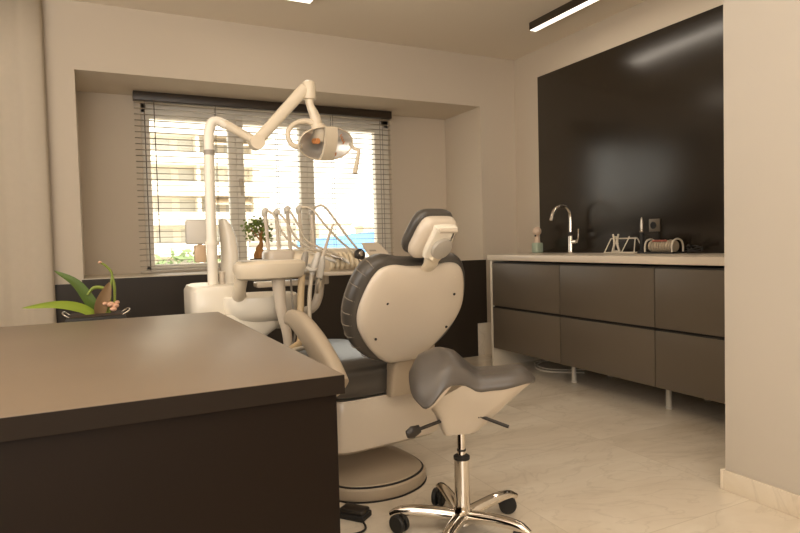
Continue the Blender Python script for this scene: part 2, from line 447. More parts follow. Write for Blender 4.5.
# ---------------------------------------------------------------- black splashback, socket, light bar
bm = NB(); bx(bm, XR - .012, XR - .0005, 1.62, 4.13, 0.8895, 2.367, .001)
single('splashback_panel', bm, M['black_board'], 'tall black satin wall panel behind the worktop', 'wall panel', (XR - .012, 2.9, .89))
PX = XR - .012
so = thing('wall_socket', 'grey square wall socket on the black panel', 'socket', (PX, 2.93, 1.04))
bm = NB(); bx(bm, PX - .009, PX - .0003, 2.888, 2.978, 1.034, 1.12, .003); mesh('face_plate', bm, M['socket_grey'], so)
bm = NB(); lathe(bm, [(.024, 0), (.024, .004), (.019, .004), (.018, .001)], c=(PX - .009, 2.938, 1.077), ax=(-1, 0, 0)); mesh('socket_well', bm, M['rubber'], so)

bl_ = thing('linear_ceiling_light', 'long black linear light with glowing underside on the ceiling', 'ceiling light', (2.957, 2.3, CZ))
bm = NB(); bx(bm, 2.925, 2.99, 0.7, 3.65, 2.545, CZ - .0005, .002); mesh('housing', bm, M['brown_dark'], bl_)
bm = NB(); bx(bm, 2.932, 2.983, 0.71, 3.645, 2.5425, 2.5465); mesh('diffuser', bm, M['led'], bl_)
def ceiling_lamp(x, y, label):
    t = thing('square_ceiling_light', label, 'ceiling light', (x, y, CZ), group='square ceiling lights')
    bm = NB(); bx(bm, x - .17, x + .17, y - .17, y + .17, CZ - .03, CZ - .0005, .004); mesh('frame', bm, M['white'], t)
    bm = NB(); bx(bm, x - .155, x + .155, y - .155, y + .155, CZ - .033, CZ - .029, .001); mesh('diffuser', bm, M['led'], t)
    return t
ceiling_lamp(1.15, 3.69, 'square white ceiling light nearest the window')

# ---------------------------------------------------------------- drawer cabinets
CX = 2.80
def make_cab(y1, label):
    w = .786; y0 = y1 - w
    t = thing('base_cabinet', label, 'cabinet', (CX + .28, y1 - w / 2, 0), group='charcoal drawer units under the worktop')
    bm = NB(); bx(bm, CX + .021, 3.36, y0 + .001, y1 - .001, .15, .832, .001); mesh('carcass', bm, M['cab_body'], t)
    for z0, z1 in ((.15, .4705), (.488, .822)):
        bm = NB(); bx(bm, CX, CX + .019, y0 + .0028, y1 - .0028, z0, z1, .0018); d = mesh('drawer', bm, M['cab_front'], t)
        bm = NB(); bx(bm, CX + .001, CX + .022, y0 + .0015, y1 - .0015, z1, z1 + .006, .001); mesh('finger_rail', bm, M['cab_body'], d)
    for x in (CX + .14, 3.28):
        bm = NB(); lathe(bm, [(.019, 0), (.021, .004), (.021, .012), (.016, .016), (.016, .13), (.024, .134), (.024, .15)], c=(x, y0 + .026, 0)); mesh('leg', bm, M['grey_white'], t)
    return t
cab = make_cab(4.004, 'charcoal two-drawer cabinet below the tap, next to the white end panel')
dup(cab, (0, -.786, 0), 'charcoal two-drawer cabinet in the middle of the row of three')
dup(cab, (0, -1.572, 0), 'charcoal two-drawer cabinet nearest the pale front wall')
bm = NB(); bx(bm, CX, 3.36, 4.006, 4.03, 0.0, .845, .001); single('cabinet_end_panel', bm, M['cab_white'], 'white upright end panel closing the row of drawer cabinets', 'panel', (3.08, 4.018, 0))
bm = NB(); bx(bm, CX - .012, PX, 1.605, 4.054, .846, .889, .002); bx(bm, CX + .5, PX, 4.05, 4.13, .846, .889, .001)
single('worktop', bm, M['worktop'], 'long pale worktop lying over the drawer cabinets', 'worktop', (3.1, 2.8, .845))
# ---------------------------------------------------------------- things on the worktop
WZ = .8892
fa = thing('kitchen_tap', 'tall chrome swan neck tap on the worktop', 'tap', (3.31, 3.665, WZ))
bm = NB(); lathe(bm, [(.027, 0), (.027, .004), (.022, .008), (.021, .125), (.018, .135)], c=(3.31, 3.665, WZ)); mesh('tap_body', bm, M['chrome'], fa)
bm = NB(); lathe(bm, [(.0185, .133), (.0185, .165)], c=(3.31, 3.665, WZ)); mesh('collar', bm, M['black_plastic'], fa, label='black collar')
bm = NB(); tube(bm, [(3.31, 3.665, WZ + .16), (3.31, 3.665, WZ + .27), (3.295, 3.665, WZ + .33), (3.25, 3.665, WZ + .366), (3.195, 3.665, WZ + .36), (3.145, 3.665, WZ + .32), (3.12, 3.665, WZ + .25)], [.0145, .014, .0125, .0125, .0135, .016, .018], 14, 6)
mesh('spout', bm, M['chrome'], fa)
bm = NB(); tube(bm, [(3.31, 3.655, WZ + .085), (3.31, 3.60, WZ + .09)], .016, 14); tube(bm, [(3.31, 3.598, WZ + .08), (3.308, 3.582, WZ + .12), (3.306, 3.576, WZ + .185)], [.009, .007, .006], 10, 4)
mesh('lever_handle', bm, M['chrome'], fa)

fg = thing('toothbrush_figurine', 'small pale round-headed figure in a mint base at the worktop end', 'figurine', (3.3, 4.06, WZ))
bm = NB(); bx(bm, 3.265, 3.335, 4.02, 4.095, WZ, WZ + .085, .012, 3); mesh('base', bm, M['mint'], fg)
bm = NB(); tube(bm, [(3.3, 4.058, WZ + .083), (3.3, 4.058, WZ + .13), (3.3, 4.058, WZ + .15)], [.026, .02, .01], 14, 3); mesh('body', bm, M['pinkish'], fg)
bm = NB(); bmesh.ops.create_uvsphere(bm, u_segments=20, v_segments=12, radius=.036); bm.transform(Matrix.Translation((3.3, 4.058, WZ + .18))); mesh('head', bm, M['pinkish'], fg)
bm = NB(); bmesh.ops.create_uvsphere(bm, u_segments=10, v_segments=8, radius=.008); bm.transform(Matrix.Translation((3.272, 4.046, WZ + .142))); mesh('button', bm, M['rubber'], fg)

rk = thing('instrument_stand', 'low white wire stand with a small clip frame next to the tap', 'stand', (3.3, 3.14, WZ))
bm = NB()
for y in (3.0, 3.245):
    s = -1 if y < 3.1 else 1
    tube(bm, [(3.25, y + s * .012, WZ + .004), (3.29, y - s * .014, WZ + .105), (3.31, y - s * .014, WZ + .105), (3.35, y + s * .012, WZ + .004)], .004, 8)
    tube(bm, [(3.25, y + s * .012, WZ + .005), (3.35, y + s * .012, WZ + .005)], .0045, 8)
tube(bm, [(3.25, 2.985, WZ + .005), (3.25, 3.26, WZ + .005)], .0045, 8); tube(bm, [(3.35, 2.985, WZ + .005), (3.35, 3.26, WZ + .005)], .0045, 8)
tube(bm, [(3.3, 3.005, WZ + .104), (3.3, 3.24, WZ + .104)], .0045, 8)
tube(bm, [(3.25, 3.1, WZ + .005), (3.3, 3.08, WZ + .104), (3.3, 3.074, WZ + .118)], .004, 8)
mesh('wire_frame', bm, M['cab_white'], rk)
bm = NB()
for dy in (-.024, .024):
    tube(bm, [(3.28, 3.178 + dy * 1.4, WZ + .01), (3.28, 3.178 + dy * .5, WZ + .075), (3.28, 3.178 + dy * 1.05, WZ + .135)], [.007, .009, .006], 10, 4)
for z in (.015, .07, .115): tube(bm, [(3.28, 3.155, WZ + z), (3.28, 3.2, WZ + z)], .005, 8)
mesh('clip_frame', bm, M['cab_white'], rk)

cl = thing('curing_light', 'slim dark upright curing lamp with silver top on the worktop', 'hand lamp', (3.3, 2.965, WZ))
bm = NB(); lathe(bm, [(.03, 0), (.032, .004), (.03, .016), (.014, .022)], c=(3.3, 2.965, WZ)); mesh('foot', bm, M['rubber'], cl)
bm = NB(); lathe(bm, [(.012, .02), (.015, .05), (.014, .14), (.011, .145)], c=(3.3, 2.965, WZ)); mesh('handle', bm, M['rubber'], cl)
bm = NB(); lathe(bm, [(.0145, .142), (.017, .15), (.011, .158), (.0125, .2), (.0085, .222), (.0085, .235), (.004, .243)], c=(3.3, 2.965, WZ)); mesh('silver_top', bm, M['steel'], cl)

dr = thing('pouch_rack', 'arched rack holding a bundle of sterile pouches under the socket', 'rack', (3.3, 2.78, WZ))
bm = NB(); bx(bm, 3.245, 3.355, 2.675, 2.905, WZ, WZ + .012, .003); mesh('tray', bm, M['rubber'], dr)
for y in (2.684, 2.896):
    bm = NB(); tube(bm, [(3.25, y, WZ + .01), (3.25, y, WZ + .05), (3.265, y, WZ + .082), (3.3, y, WZ + .094), (3.335, y, WZ + .082), (3.35, y, WZ + .05), (3.35, y, WZ + .01)], .006, 8, 5); mesh('arch', bm, M['cab_white'], dr)
bm = NB()
for i in range(13):
    y = 2.698 + i * .0146
    lathe(bm, [(.02, 0), (.036 + .003 * (i % 3), .002), (.036 + .003 * (i % 3), .0105), (.02, .012)], 16, (3.3, y, WZ + .048), (0, 1, 0))
mesh('pouches', bm, M['paper'], dr)
bm = NB(); tube(bm, [(3.268, 2.74, WZ + .083), (3.268, 2.85, WZ + .083)], .006, 8); mesh('printed_strip', bm, M['paper_red'], dr)
bm = NB()
pts = []
for i in range(40):
    a = i / 40 * math.pi * 5; pts.append((3.3 + .028 * math.cos(a), 2.56 + .05 * math.sin(a), WZ + .006 + .045 * (i / 40) + .006 * math.sin(i)))
tube(bm, pts + [(3.35, 2.62, WZ + .03), (3.375, 2.7, WZ + .01)], .0045, 6, 2)
single('power_cord', bm, M['rubber'], 'loose coil of black cord on the worktop', 'cord', (3.3, 2.56, WZ))
bm = NB()
tube(bm, [(3.36, 3.97, .10), (3.25, 3.93, .02), (3.05, 3.8, .008), (3.0, 3.6, .008), (3.2, 3.42, .008)], .007, 6, 6)
tube(bm, [(3.36, 3.90, .007), (3.15, 3.93, .007), (3.06, 3.68, .007), (3.2, 3.48, .019), (3.34, 3.40, .02)], .005, 6, 6)
single('cable_bundle', bm, M['white_unit'], 'pale cables lying on the floor under the cabinets', 'cable', (3.2, 3.7, 0))

# ---------------------------------------------------------------- desk
dk = thing('desk', 'large dark brown desk with a taupe top in front', 'desk', (-.3, 1.78, 0))
DX0, DX1, DY0, DY1 = -1.1, 0.418, 1.098, 2.452
bm = NB(); bx(bm, DX0, DX1, DY0, DY1, .712, .75, .0015); top = mesh('desk_top', bm, M['desk_top'], dk)
bm = NB(); bx(bm, DX0, DX1 + .0012, DY0 - .0012, DY0, .7125, .7488); bx(bm, DX1, DX1 + .0012, DY0, DY1, .7125, .7488)
mesh('edge_band', bm, M['desk_edge'], top)
bm = NB(); bx(bm, DX0 + .02, DX1 - .012, DY0 + .01, DY0 + .03, .0, .712, .001); mesh('front_panel', bm, M['desk_body'], dk)
bm = NB(); bx(bm, DX1 - .031, DX1 - .012, DY0 + .0305, DY1 - .02, .0, .712, .001); mesh('side_panel', bm, M['desk_body'], dk)
bm = NB(); bx(bm, DX0 + .02, DX0 + .04, DY0 + .0305, DY1 - .02, .0, .712, .001); mesh('side_panel', bm, M['desk_body'], dk)

# ---------------------------------------------------------------- orchid in a tall planter
orc = thing('potted_orchid', 'wilting orchid with long strap leaves in a black pot beyond the desk', 'potted plant', (-.01, 2.8, 0))
bm = NB(); bx(bm, -.12, .10, 2.7, 2.9, .0, .738, .01); mesh('planter', bm, M['rubber'], orc)
bm = NB(); bx(bm, -.105, .085, 2.715, 2.885, .73, .742, .003); mesh('soil', bm, M['soil'], orc)
for x0, x1 in ((-.105, -.128), (.085, .112)):
    bm = NB(); tube(bm, [(x0, 2.74, .735), (x1, 2.75, .752), (x1, 2.85, .752), (x0, 2.86, .735)], .003, 8, 4); mesh('wire_handle', bm, M['steel'], orc)
bm = NB(); leafblade(bm, [(-.01, 2.79, .735), (-.07, 2.77, .772), (-.15, 2.74, .792), (-.262, 2.7, .79)], .019, up=(.2, -1, .35)); mesh('leaf', bm, M['leaf'], orc)
bm = NB(); leafblade(bm, [(.0, 2.8, .735), (-.03, 2.8, .79), (-.08, 2.8, .87), (-.155, 2.8, .925)], .024, up=(.3, -1, .4)); mesh('leaf', bm, M['leaf_dark'], orc, label='dark green upright leaf')
bm = NB(); leafblade(bm, [(.0, 2.79, .735), (.01, 2.78, .78), (.03, 2.78, .83), (.043, 2.78, .87)], .026, up=(.3, -1, .2)); mesh('leaf', bm, M['leaf_brown'], orc, label='dry brown leaf')
bm = NB()
tube(bm, [(.04, 2.8, .735), (.045, 2.8, .83), (.055, 2.8, .90), (.035, 2.8, .935), (.012, 2.8, .952)], [.006, .005, .005, .004], 8, 5)
tube(bm, [(.03, 2.8, .735), (.03, 2.8, .82), (.02, 2.8, .845), (-.015, 2.8, .848), (-.04, 2.8, .82)], [.006, .006, .007, .007, .004], 8, 5)
tube(bm, [(.055, 2.8, .90), (.062, 2.8, .85), (.06, 2.8, .78)], [.004, .006, .005], 8, 4)
mesh('flower_stem', bm, M['stem'], orc)
bm = NB()
for p, r in (((.045, 2.78, .778), .014), ((.062, 2.78, .772), .013), ((.055, 2.775, .758), .012), ((.025, 2.78, .782), .01), ((.07, 2.78, .785), .009), ((.012, 2.8, .952), .007)):
    g = bmesh.ops.create_icosphere(bm, subdivisions=2, radius=r)
    for v in g['verts']: v.co = V((v.co.x * (1 + .3 * random.random()), v.co.y, v.co.z * .8)) + V(p)
    mesh('withered_flower', bm, M['bud'], orc); bm = NB()
bm.free()

# ---------------------------------------------------------------- dental unit (spittoon column)
un = thing('spittoon_unit', 'white dental spittoon unit with round basin standing behind the desk', 'dental unit', (.58, 2.9, 0))
bm = NB()
def rr(x0, x1, y0, y1, z, pw=5): return ring(V(((x0 + x1) / 2, (y0 + y1) / 2, z)), V((1, 0, 0)), V((0, 1, 0)), (x1 - x0) / 2, (y1 - y0) / 2, 40, pw)
loft(bm, [rr(.36, .60, 2.76, 3.10, 0), rr(.36, .60, 2.76, 3.10, .48), rr(.38, .67, 2.75, 3.10, .57), rr(.41, .76, 2.74, 3.10, .63), rr(.42, .77, 2.74, 3.10, .66), rr(.44, .76, 2.75, 3.10, .7)])
mesh('cabinet_body', bm, M['white_unit'], un)
bm = NB()
loft(bm, [rr(.372, .585, 2.80, 3.12, .60, 6), rr(.366, .595, 2.79, 3.13, .7, 6), rr(.366, .593, 2.79, 3.13, .805, 6), rr(.376, .586, 2.80, 3.12, .826, 5), rr(.392, .57, 2.82, 3.10, .832, 4)])
mesh('upper_housing', bm, M['white_unit'], un)
bm = NB()
def el(c, rx, ry, z): return ring(V((c[0], c[1], z)), V((1, 0, 0)), V((0, 1, 0)), rx, ry, 40, 2.4)
cc = (.672, 2.84)
loft(bm, [el(cc, .11, .09, .655), el(cc, .15, .125, .675), el(cc, .172, .145, .705), el(cc, .178, .15, .745), el(cc, .176, .148, .772), el(cc, .168, .14, .78), el(cc, .155, .128, .774), el(cc, .13, .1, .735), el(cc, .05, .04, .715)])
mesh('basin', bm, M['white_unit'], un)
bm = NB(); cyl(bm, (.672, 2.84, .714), (.672, 2.84, .722), .02); mesh('drain', bm, M['steel'], un)
bm = NB()
loft(bm, [ring(V((.555, 2.93, z)), V((1, 0, 0)), V((0, 1, 0)), a, a, 28) if False else ring(V((x, 2.95, z)), V((1, 0, 0)), V((0, 1, 0)), a, .055, 28, 2.5)
          for x, z, a in ((.56, .82, .036), (.565, .90, .039), (.566, .98, .039), (.56, 1.05, .036), (.548, 1.10, .028), (.538, 1.128, .017), (.532, 1.135, .006))])
mesh('water_column', bm, M['white_unit'], un, label='tall rounded white water column')
bm = NB(); cyl(bm, (.512, 2.87, .828), (.512, 2.87, .89), .014); mesh('cup_nozzle', bm, M['white'], un)
bm = NB(); bx(bm, .585, .80, 2.90, 3.05, .60, .70, .01); mesh('arm_socket', bm, M['white_unit'], un)

# ---------------------------------------------------------------- operating lamp on its pole
LY = 2.86
la = thing('operating_lamp', 'cream dental operating lamp on a tall white jointed pole', 'lamp', (.47, LY, .83))
bm = NB(); tube(bm, [(.470, LY, .833), (.470, LY, 1.2), (.474, LY, 1.48), (.479, LY, 1.535), (.494, LY, 1.568), (.522, LY, 1.572), (.552, LY, 1.556)], [.024, .0235, .0225, .0225, .022, .021, .02], 18, 5)
mesh('pole', bm, M['white_unit'], la)
bm = NB(); cyl(bm, (.474, LY, 1.418), (.474, LY, 1.44), .0245); mesh('joint_ring', bm, M['grey_plastic'], la)
bm = NB(); cyl(bm, (.470, LY, 1.012), (.470, LY, 1.028), .032); mesh('bracket_ring', bm, M['white_unit'], la)
bm = NB(); tube(bm, [(.54, LY, 1.566), (.70, LY, 1.484)], [.02, .021], 16); tube(bm, [(.69, LY - .028, 1.485), (.69, LY + .028, 1.485)], .034, 20)
mesh('lower_arm', bm, M['cream'], la)
bm = NB(); tube(bm, [(.69, LY, 1.49), (.93, LY, 1.755)], [.026, .029], 16, pw=3); mesh('upper_arm', bm, M['cream'], la)
bm = NB(); lathe(bm, [(.02, 0), (.033, .004), (.034, .03), (.034, .07), (.03, .085), (.018, .093)], c=(.952, LY, 1.702)); mesh('elbow_cap', bm, M['cream'], la)
bm = NB(); tube(bm, [(.953, LY, 1.71), (.957, LY, 1.675), (.975, LY, 1.635), (.985, LY, 1.605), (.985, LY, 1.56)], [.023, .019, .024, .026, .027], 16, 4); mesh('neck', bm, M['cream'], la)
# head: elliptical dish, open towards the patient (down and towards the chair)
hc = V((1.026, LY - .01, 1.497)); nrm = V((.22, -.86, -.42)).normalized()
ux = V((1, .1, 0)); ux = (ux - nrm * ux.dot(nrm)).normalized(); uy = nrm.cross(ux)
if uy.z < 0: uy = -uy
def er(a, b, h): return ring(hc + nrm * h, ux, uy, a * 1.17, b, 48, 2.2)
bm = NB(); loft(bm, [er(.02, .015, -.07), er(.07, .045, -.062), er(.11, .07, -.035), er(.131, .083, 0), er(.134, .086, .008), er(.131, .083, .012), er(.126, .078, .006)], cap1=False)
hd = mesh('lamp_head', bm, M['cream'], la)
bm = NB(); loft(bm, [er(.127, .079, .006), er(.112, .068, -.018), er(.08, .047, -.04), er(.03, .018, -.05), er(.004, .003, -.052)], cap0=False); mesh('reflector', bm, M['mirror'], hd, label='mirrored dish reflector')
bm = NB()
for s, h in ((.0, .0),):
    loft(bm, [[hc + ux * (x + .012) + uy * y + nrm * z for x, z in ((-.034, .0 + zz), (.034, .0 + zz), (.034, .016 + zz), (-.034, .016 + zz))] for y, zz in ((-.083, -.004), (-.05, .012), (0, .018), (.05, .012), (.083, -.004))])
mesh('front_bar', bm, M['cream'], hd)
bm = NB(); tube(bm, [hc - ux * .05 - nrm * .03, hc - ux * .045 + uy * .01 + nrm * .0], .014, 12); mesh('bulb', bm, M['amber'], hd)
bm = NB()
for k in range(4):  # orange reflections in the dish, put in as coloured bars
    c0 = hc + ux * (.085 + .008 * k) + uy * (.032 - .012 * k) - nrm * .01
    tube(bm, [c0, c0 + uy * .014 + ux * .006], .003, 6); mesh('orange_glint', bm, M['amber'], hd, label='orange reflection put in as a coloured bar'); bm = NB()
for k in range(4):
    c0 = hc + ux * (.03 + .012 * k) + uy * (-.066 + .002 * k) + nrm * .004
    tube(bm, [c0, c0 + uy * .016], .0045, 6); mesh('orange_glint', bm, M['amber'], hd, label='orange reflection put in as a coloured bar'); bm = NB()
bm.free()
bm = NB(); tube(bm, [(.985, LY, 1.588), (.94, LY, 1.60), (.89, LY, 1.592), (.853, LY, 1.565), (.84, LY, 1.53), (.85, LY, 1.495), (.875, LY, 1.476), (.905, LY, 1.478)], [.02, .014, .012, .012, .012, .012, .013, .016], 12, 5)
mesh('yoke', bm, M['cream'], la)
bm = NB(); tube(bm, [(.985, LY, 1.58), (1.0, LY, 1.56), (1.01, LY + .02, 1.53)], [.03, .04, .045], 16, 4); mesh('yoke_boss', bm, M['cream'], la)
bm = NB(); tube(bm, [hc + ux * .148, (1.176, LY - .01, 1.478), (1.192, LY - .015, 1.474), (1.194, LY - .02, 1.455), (1.165, LY - .035, 1.35)], [.009, .009, .009, .009, .0125], 12, 4); mesh('handle', bm, M['cream'], hd)

# monitor / viewer held on the pole
mo = thing('film_viewer', 'small pale grey viewer box clamped on the lamp pole', 'viewer', (.42, 2.9, 1.02))
bm = NB(); bx(bm, .366, .462, 2.885, 2.93, 1.018, 1.128, .008, 3); mesh('viewer_box', bm, M['grey_white'], mo)
bm = NB(); cyl(bm, (.45, 2.905, 1.06), (.465, 2.885, 1.06), .012); mesh('clamp', bm, M['grey_white'], mo)
bm = NB(); bx(bm, .4, .45, 2.89, 2.925, .935, 1.014, .006, 3); cyl(bm, (.425, 2.907, 1.01), (.425, 2.907, 1.02), .01); mesh('lower_box', bm, M['translucent'], mo, label='smoky tan box below the viewer')

# ---------------------------------------------------------------- assistant tray with suction hoses
at = thing('assistant_tray', 'cream assistant tray arm with suction holders above the basin', 'instrument tray', (.66, 2.62, .45))
bm = NB()
def tr(z, g): 
    o = outline([(.522 + g, 2.58 + g), (.60, 2.535 + g), (.70, 2.53 + g), (.795 - g, 2.555 + g), (.825 - g, 2.60), (.80 - g, 2.67 - g), (.70, 2.70 - g), (.58, 2.70 - g), (.524 + g, 2.67 - g)], 5)
    return [V((x, y, z)) for x, y in o]
loft(bm, [tr(.858, .03), tr(.866, .012), tr(.90, .0), tr(.925, .002), tr(.937, .014), tr(.94, .03)])
mesh('tray_body', bm, M['cream'], at)
bm = NB(); bx(bm, .54, .655, 2.56, 2.66, .938, .944, .002); mesh('tray_mat', bm, M['grey_white'], at)
bm = NB(); tube(bm, [(.555, 2.66, .87), (.552, 2.68, .82), (.556, 2.72, .79), (.57, 2.78, .775)], [.03, .026, .03, .032], 16, 4); mesh('neck', bm, M['cream'], at)
bm = NB(); tube(bm, [(.702, 2.605, .87), (.705, 2.605, .80), (.715, 2.605, .70), (.731, 2.6, .62), (.732, 2.6, .54), (.70, 2.62, .46), (.62, 2.72, .40), (.58, 2.78, .38)], [.03, .026, .022, .02, .019, .019, .019], 18, 4); mesh('support_tube', bm, M['white'], at)
for x, y in ((.808, 2.60), (.85, 2.60)):
    bm = NB(); torus(bm, (x, y, .90), .021, .009, (0.2, -.5, 1)); tube(bm, [(x - .03, y + .01, .89), (x - .09, y + .02, .885)], .012, 10); mesh('holder_ring', bm, M['grey_white'], at)
def suction(x, y, ang, hosepts, r, mat_h, label, body):
    t = thing('suction_handpiece', label, 'suction handpiece', (x, y, .9), group='suction handpieces in the assistant tray')
    d = V((math.sin(ang), 0, math.cos(ang)))
    b = V((x, y, .87))
    bm = NB(); tube(bm, [b, b + d * .05, b + d * .085, b + d * .105], [.012, .0165, .015, .009], 14, 3); mesh('handle', bm, body, t)
    bm = NB(); tube(bm, [b + d * .004] + hosepts, r, 12, 6); mesh('hose', bm, mat_h, t)
suction(.808, 2.60, .2, [V((.803, 2.6, .83)), V((.797, 2.6, .74)), V((.786, 2.58, .63)), V((.775, 2.555, .583)), V((.73, 2.51, .566)), V((.66, 2.51, .52)), V((.62, 2.56, .36))], .0155, M['hose_beige'], 'grey suction handle trailing the thick beige hose', M['grey_plastic'])
suction(.852, 2.60, .35, [V((.846, 2.6, .83)), V((.838, 2.6, .76)), V((.833, 2.59, .66)), V((.825, 2.57, .585)), V((.80, 2.53, .562)), V((.72, 2.48, .56)), V((.65, 2.48, .5)), V((.61, 2.52, .36))], .0095, M['hose_grey'], 'pale suction handle trailing the thin whitish hose', M['grey_white'])
bm = NB(); tube(bm, [(.762, 2.62, .862), (.765, 2.62, .78), (.772, 2.62, .68), (.772, 2.62, .60), (.75, 2.61, .562), (.68, 2.61, .555), (.65, 2.64, .45)], .0045, 8, 5); mesh('air_line', bm, M['grey_plastic'], at, label='thin grey air line')

# ---------------------------------------------------------------- doctor's instrument table with whip arms
TY = 2.95
dt = thing('instrument_table', 'cream instrument table over the chair with five upright whip arms', 'instrument table', (1.05, TY, .66))
bm = NB(); bx(bm, .735, .868, TY - .07, TY + .09, .90, .985, .024, 4); mesh('left_pod', bm, M['white'], dt)
bm = NB()
sec = [(-.09, .868), (-.105, .888), (-.10, .93), (-.06, .965), (.0, .98), (.10, .985), (.13, .96), (.13, .88), (.10, .868)]
loft(bm, [[V((x, TY + y * k, .925 + (z - .925) * k)) for y, z in sec] for x, k in ((.858, .82), (.87, .96), (.89, 1), (1.2, 1), (1.215, .97), (1.225, .85))])
mesh('table_body', bm, M['cream'], dt, ang=50)
bm = NB(); bx(bm, .98, 1.30, TY - .125, TY - .02, .848, .868, .006, 3); bx(bm, .86, 1.24, TY - .02, TY + .10, .846, .868, .006, 3); mesh('under_tray', bm, M['white'], dt)
bm = NB()
for i in range(6):
    x = 1.035 + i * .026
    tube(bm, [(x, TY - .105, .884), (x, TY - .122, .90), (x, TY - .116, .93), (x, TY - .085, .955)], [.011, .013, .0125, .009], 10, 4)
mesh('silicone_rest', bm, M['silicone'], dt, label='ridged cream silicone rest')
bm = NB(); lathe(bm, [(.026, 0), (.029, .006), (.029, .02), (.024, .026), (.02, .024), (.012, .027), (.003, .028)], c=(1.178, TY - .112, .945), ax=(.1, -1, .25)); kn = mesh('dial', bm, M['black_plastic'], dt, label='black dial with silver centre')
bm = NB(); lathe(bm, [(.013, 0), (.013, .004), (.008, .006)], c=(1.181, TY - .139, .952), ax=(.1, -1, .25)); mesh('dial_centre', bm, M['steel'], kn)
bm = NB()
P = [V((1.235, TY - .02, .985)), V((1.345, TY - .02, .985)), V((1.41, TY - .12, .87)), V((1.285, TY - .12, .87))]
up = V((.0, .028, .028))
loft(bm, [[p for p in P], [p + up for p in P]]); bmesh.ops.bevel(bm, geom=list(bm.edges), offset=.008, segments=3, affect='EDGES')
cp = mesh('control_panel', bm, M['white'], dt)
bm = NB(); nn = (P[1] - P[0]).cross(P[3] - P[0]).normalized(); nn = nn if nn.y < 0 else -nn
cpt = P[0] * .42 + P[1] * .33 + P[2] * .1 + P[3] * .15 
a_, b_ = (P[1] - P[0]).normalized(), (P[3] - P[0]).normalized()
c0 = P[0] * .5 + P[3] * .1 + P[1] * .32 + P[2] * .08 + nn * .0004
loft(bm, [[c0 - a_ * .018 + b_ * .006 + nn * k, c0 + a_ * .018 + b_ * .006 + nn * k, c0 + a_ * .018 - b_ * .006 + nn * k, c0 - a_ * .018 - b_ * .006 + nn * k] for k in (0, .001)])
mesh('display', bm, M['grey_plastic'], cp)
# arm bracket under the table, linking it to the unit
bm = NB(); tube(bm, [(1.012, TY, .86), (1.008, TY, .80), (.998, TY, .74), (.972, TY, .69), (.92, TY, .67), (.78, TY + .02, .66)], [.024, .024, .024, .024, .022, .022], 14, 5, asp=.75); mesh('swing_arm', bm, M['white'], dt)
bm = NB(); bx(bm, .69, 1.02, TY + .0, TY + .08, .80, .828, .008, 3); bx(bm, .95, 1.06, TY, TY + .08, .80, .86, .008, 3); mesh('carrier_bar', bm, M['white'], dt)
whips = [((.752, .972), (.741, 1.175)), ((.803, .972), (.797, 1.170)), ((.862, .955), (.852, 1.186)), ((.921, .975), (.912, 1.190)), ((.984, .975), (.975, 1.184))]
hb = [[(.741, 1.176), (.77, 1.15), (.80, 1.07), (.86, 1.0), (.93, .965), (.99, .94)],
      [(.797, 1.17), (.83, 1.12), (.87, 1.04), (.93, .99), (1.0, .965), (1.03, .95)],
      [(.852, 1.186), (.88, 1.12), (.92, 1.03), (.98, .99), (1.04, .965), (1.07, .94)],
      [(.912, 1.19), (.96, 1.18), (1.02, 1.10), (1.09, 1.02), (1.15, .965), (1.17, .93)],
      [(.975, 1.184), (1.02, 1.195), (1.07, 1.13), (1.13, 1.04), (1.19, .96), (1.21, .90)]]
ends = ['first from the left', 'second from the left', 'in the middle', 'second from the right', 'rightmost']
for i, (b, t) in enumerate(whips):
    bm = NB(); tube(bm, [(b[0], TY, b[1]), (b[0] * .6 + t[0] * .4, TY, b[1] * .6 + t[1] * .4), (t[0], TY, t[1] - .02), (t[0], TY, t[1])], [.0095, .009, .0105, .009], 10, 3); w = mesh('whip_arm', bm, M['white'], dt)
    bm = NB(); tube(bm, [(t[0] - .008, TY, t[1] - .03), (t[0] - .004, TY - .006, t[1] - .008), (t[0] + .008, TY - .008, t[1] + .008)], [.008, .016, .011], 12, 4); mesh('hose_guide', bm, M['grey_white'], w)
    h = thing('dental_handpiece', 'dental handpiece on a looping pale hose from the whip arm ' + ends[i], 'handpiece', (hb[i][-1][0], TY - .12, hb[i][-1][1]), group='handpieces on the instrument table')
    pts = [V((x, TY - .012 - .10 * (k / 5) ** .6, z)) for k, (x, z) in enumerate(hb[i])]
    pts[-1].y = TY - .128
    bm = NB(); tube(bm, pts, .0058, 8, 6); mesh('hose', bm, M['hose_grey'], h)
    e = pts[-1]; dd = (pts[-1] - pts[-2]).normalized()
    bm = NB(); tube(bm, [e - dd * .002, e + dd * .03, e + dd * .052, e + dd * .06 + V((0, 0, -.006))], [.007, .0095, .008, .005], 10, 3); mesh('handpiece_body', bm, M['steel' if i % 2 else 'grey_white'], h)
sy = thing('air_water_syringe', 'long white syringe leaning across the hoses from the suction holders', 'syringe', (.955, 2.75, .86))
bm = NB(); tube(bm, [(.905, 2.66, .845), (.93, 2.69, .905), (.945, 2.71, .945)], [.016, .017, .010], 12, 4); mesh('handle', bm, M['grey_white'], sy)
bm = NB(); tube(bm, [(.944, 2.71, .942), (.985, 2.75, 1.02), (1.02, 2.78, 1.085), (1.035, 2.79, 1.098)], [.009, .007, .0055, .004], 10, 4); mesh('nozzle', bm, M['white'], sy)
bm = NB(); tube(bm, [(.907, 2.66, .85), (.895, 2.65, .82), (.91, 2.7, .78), (.96, 2.8, .80), (.99, 2.88, .85)], .006, 8, 5); mesh('hose', bm, M['hose_grey'], sy)

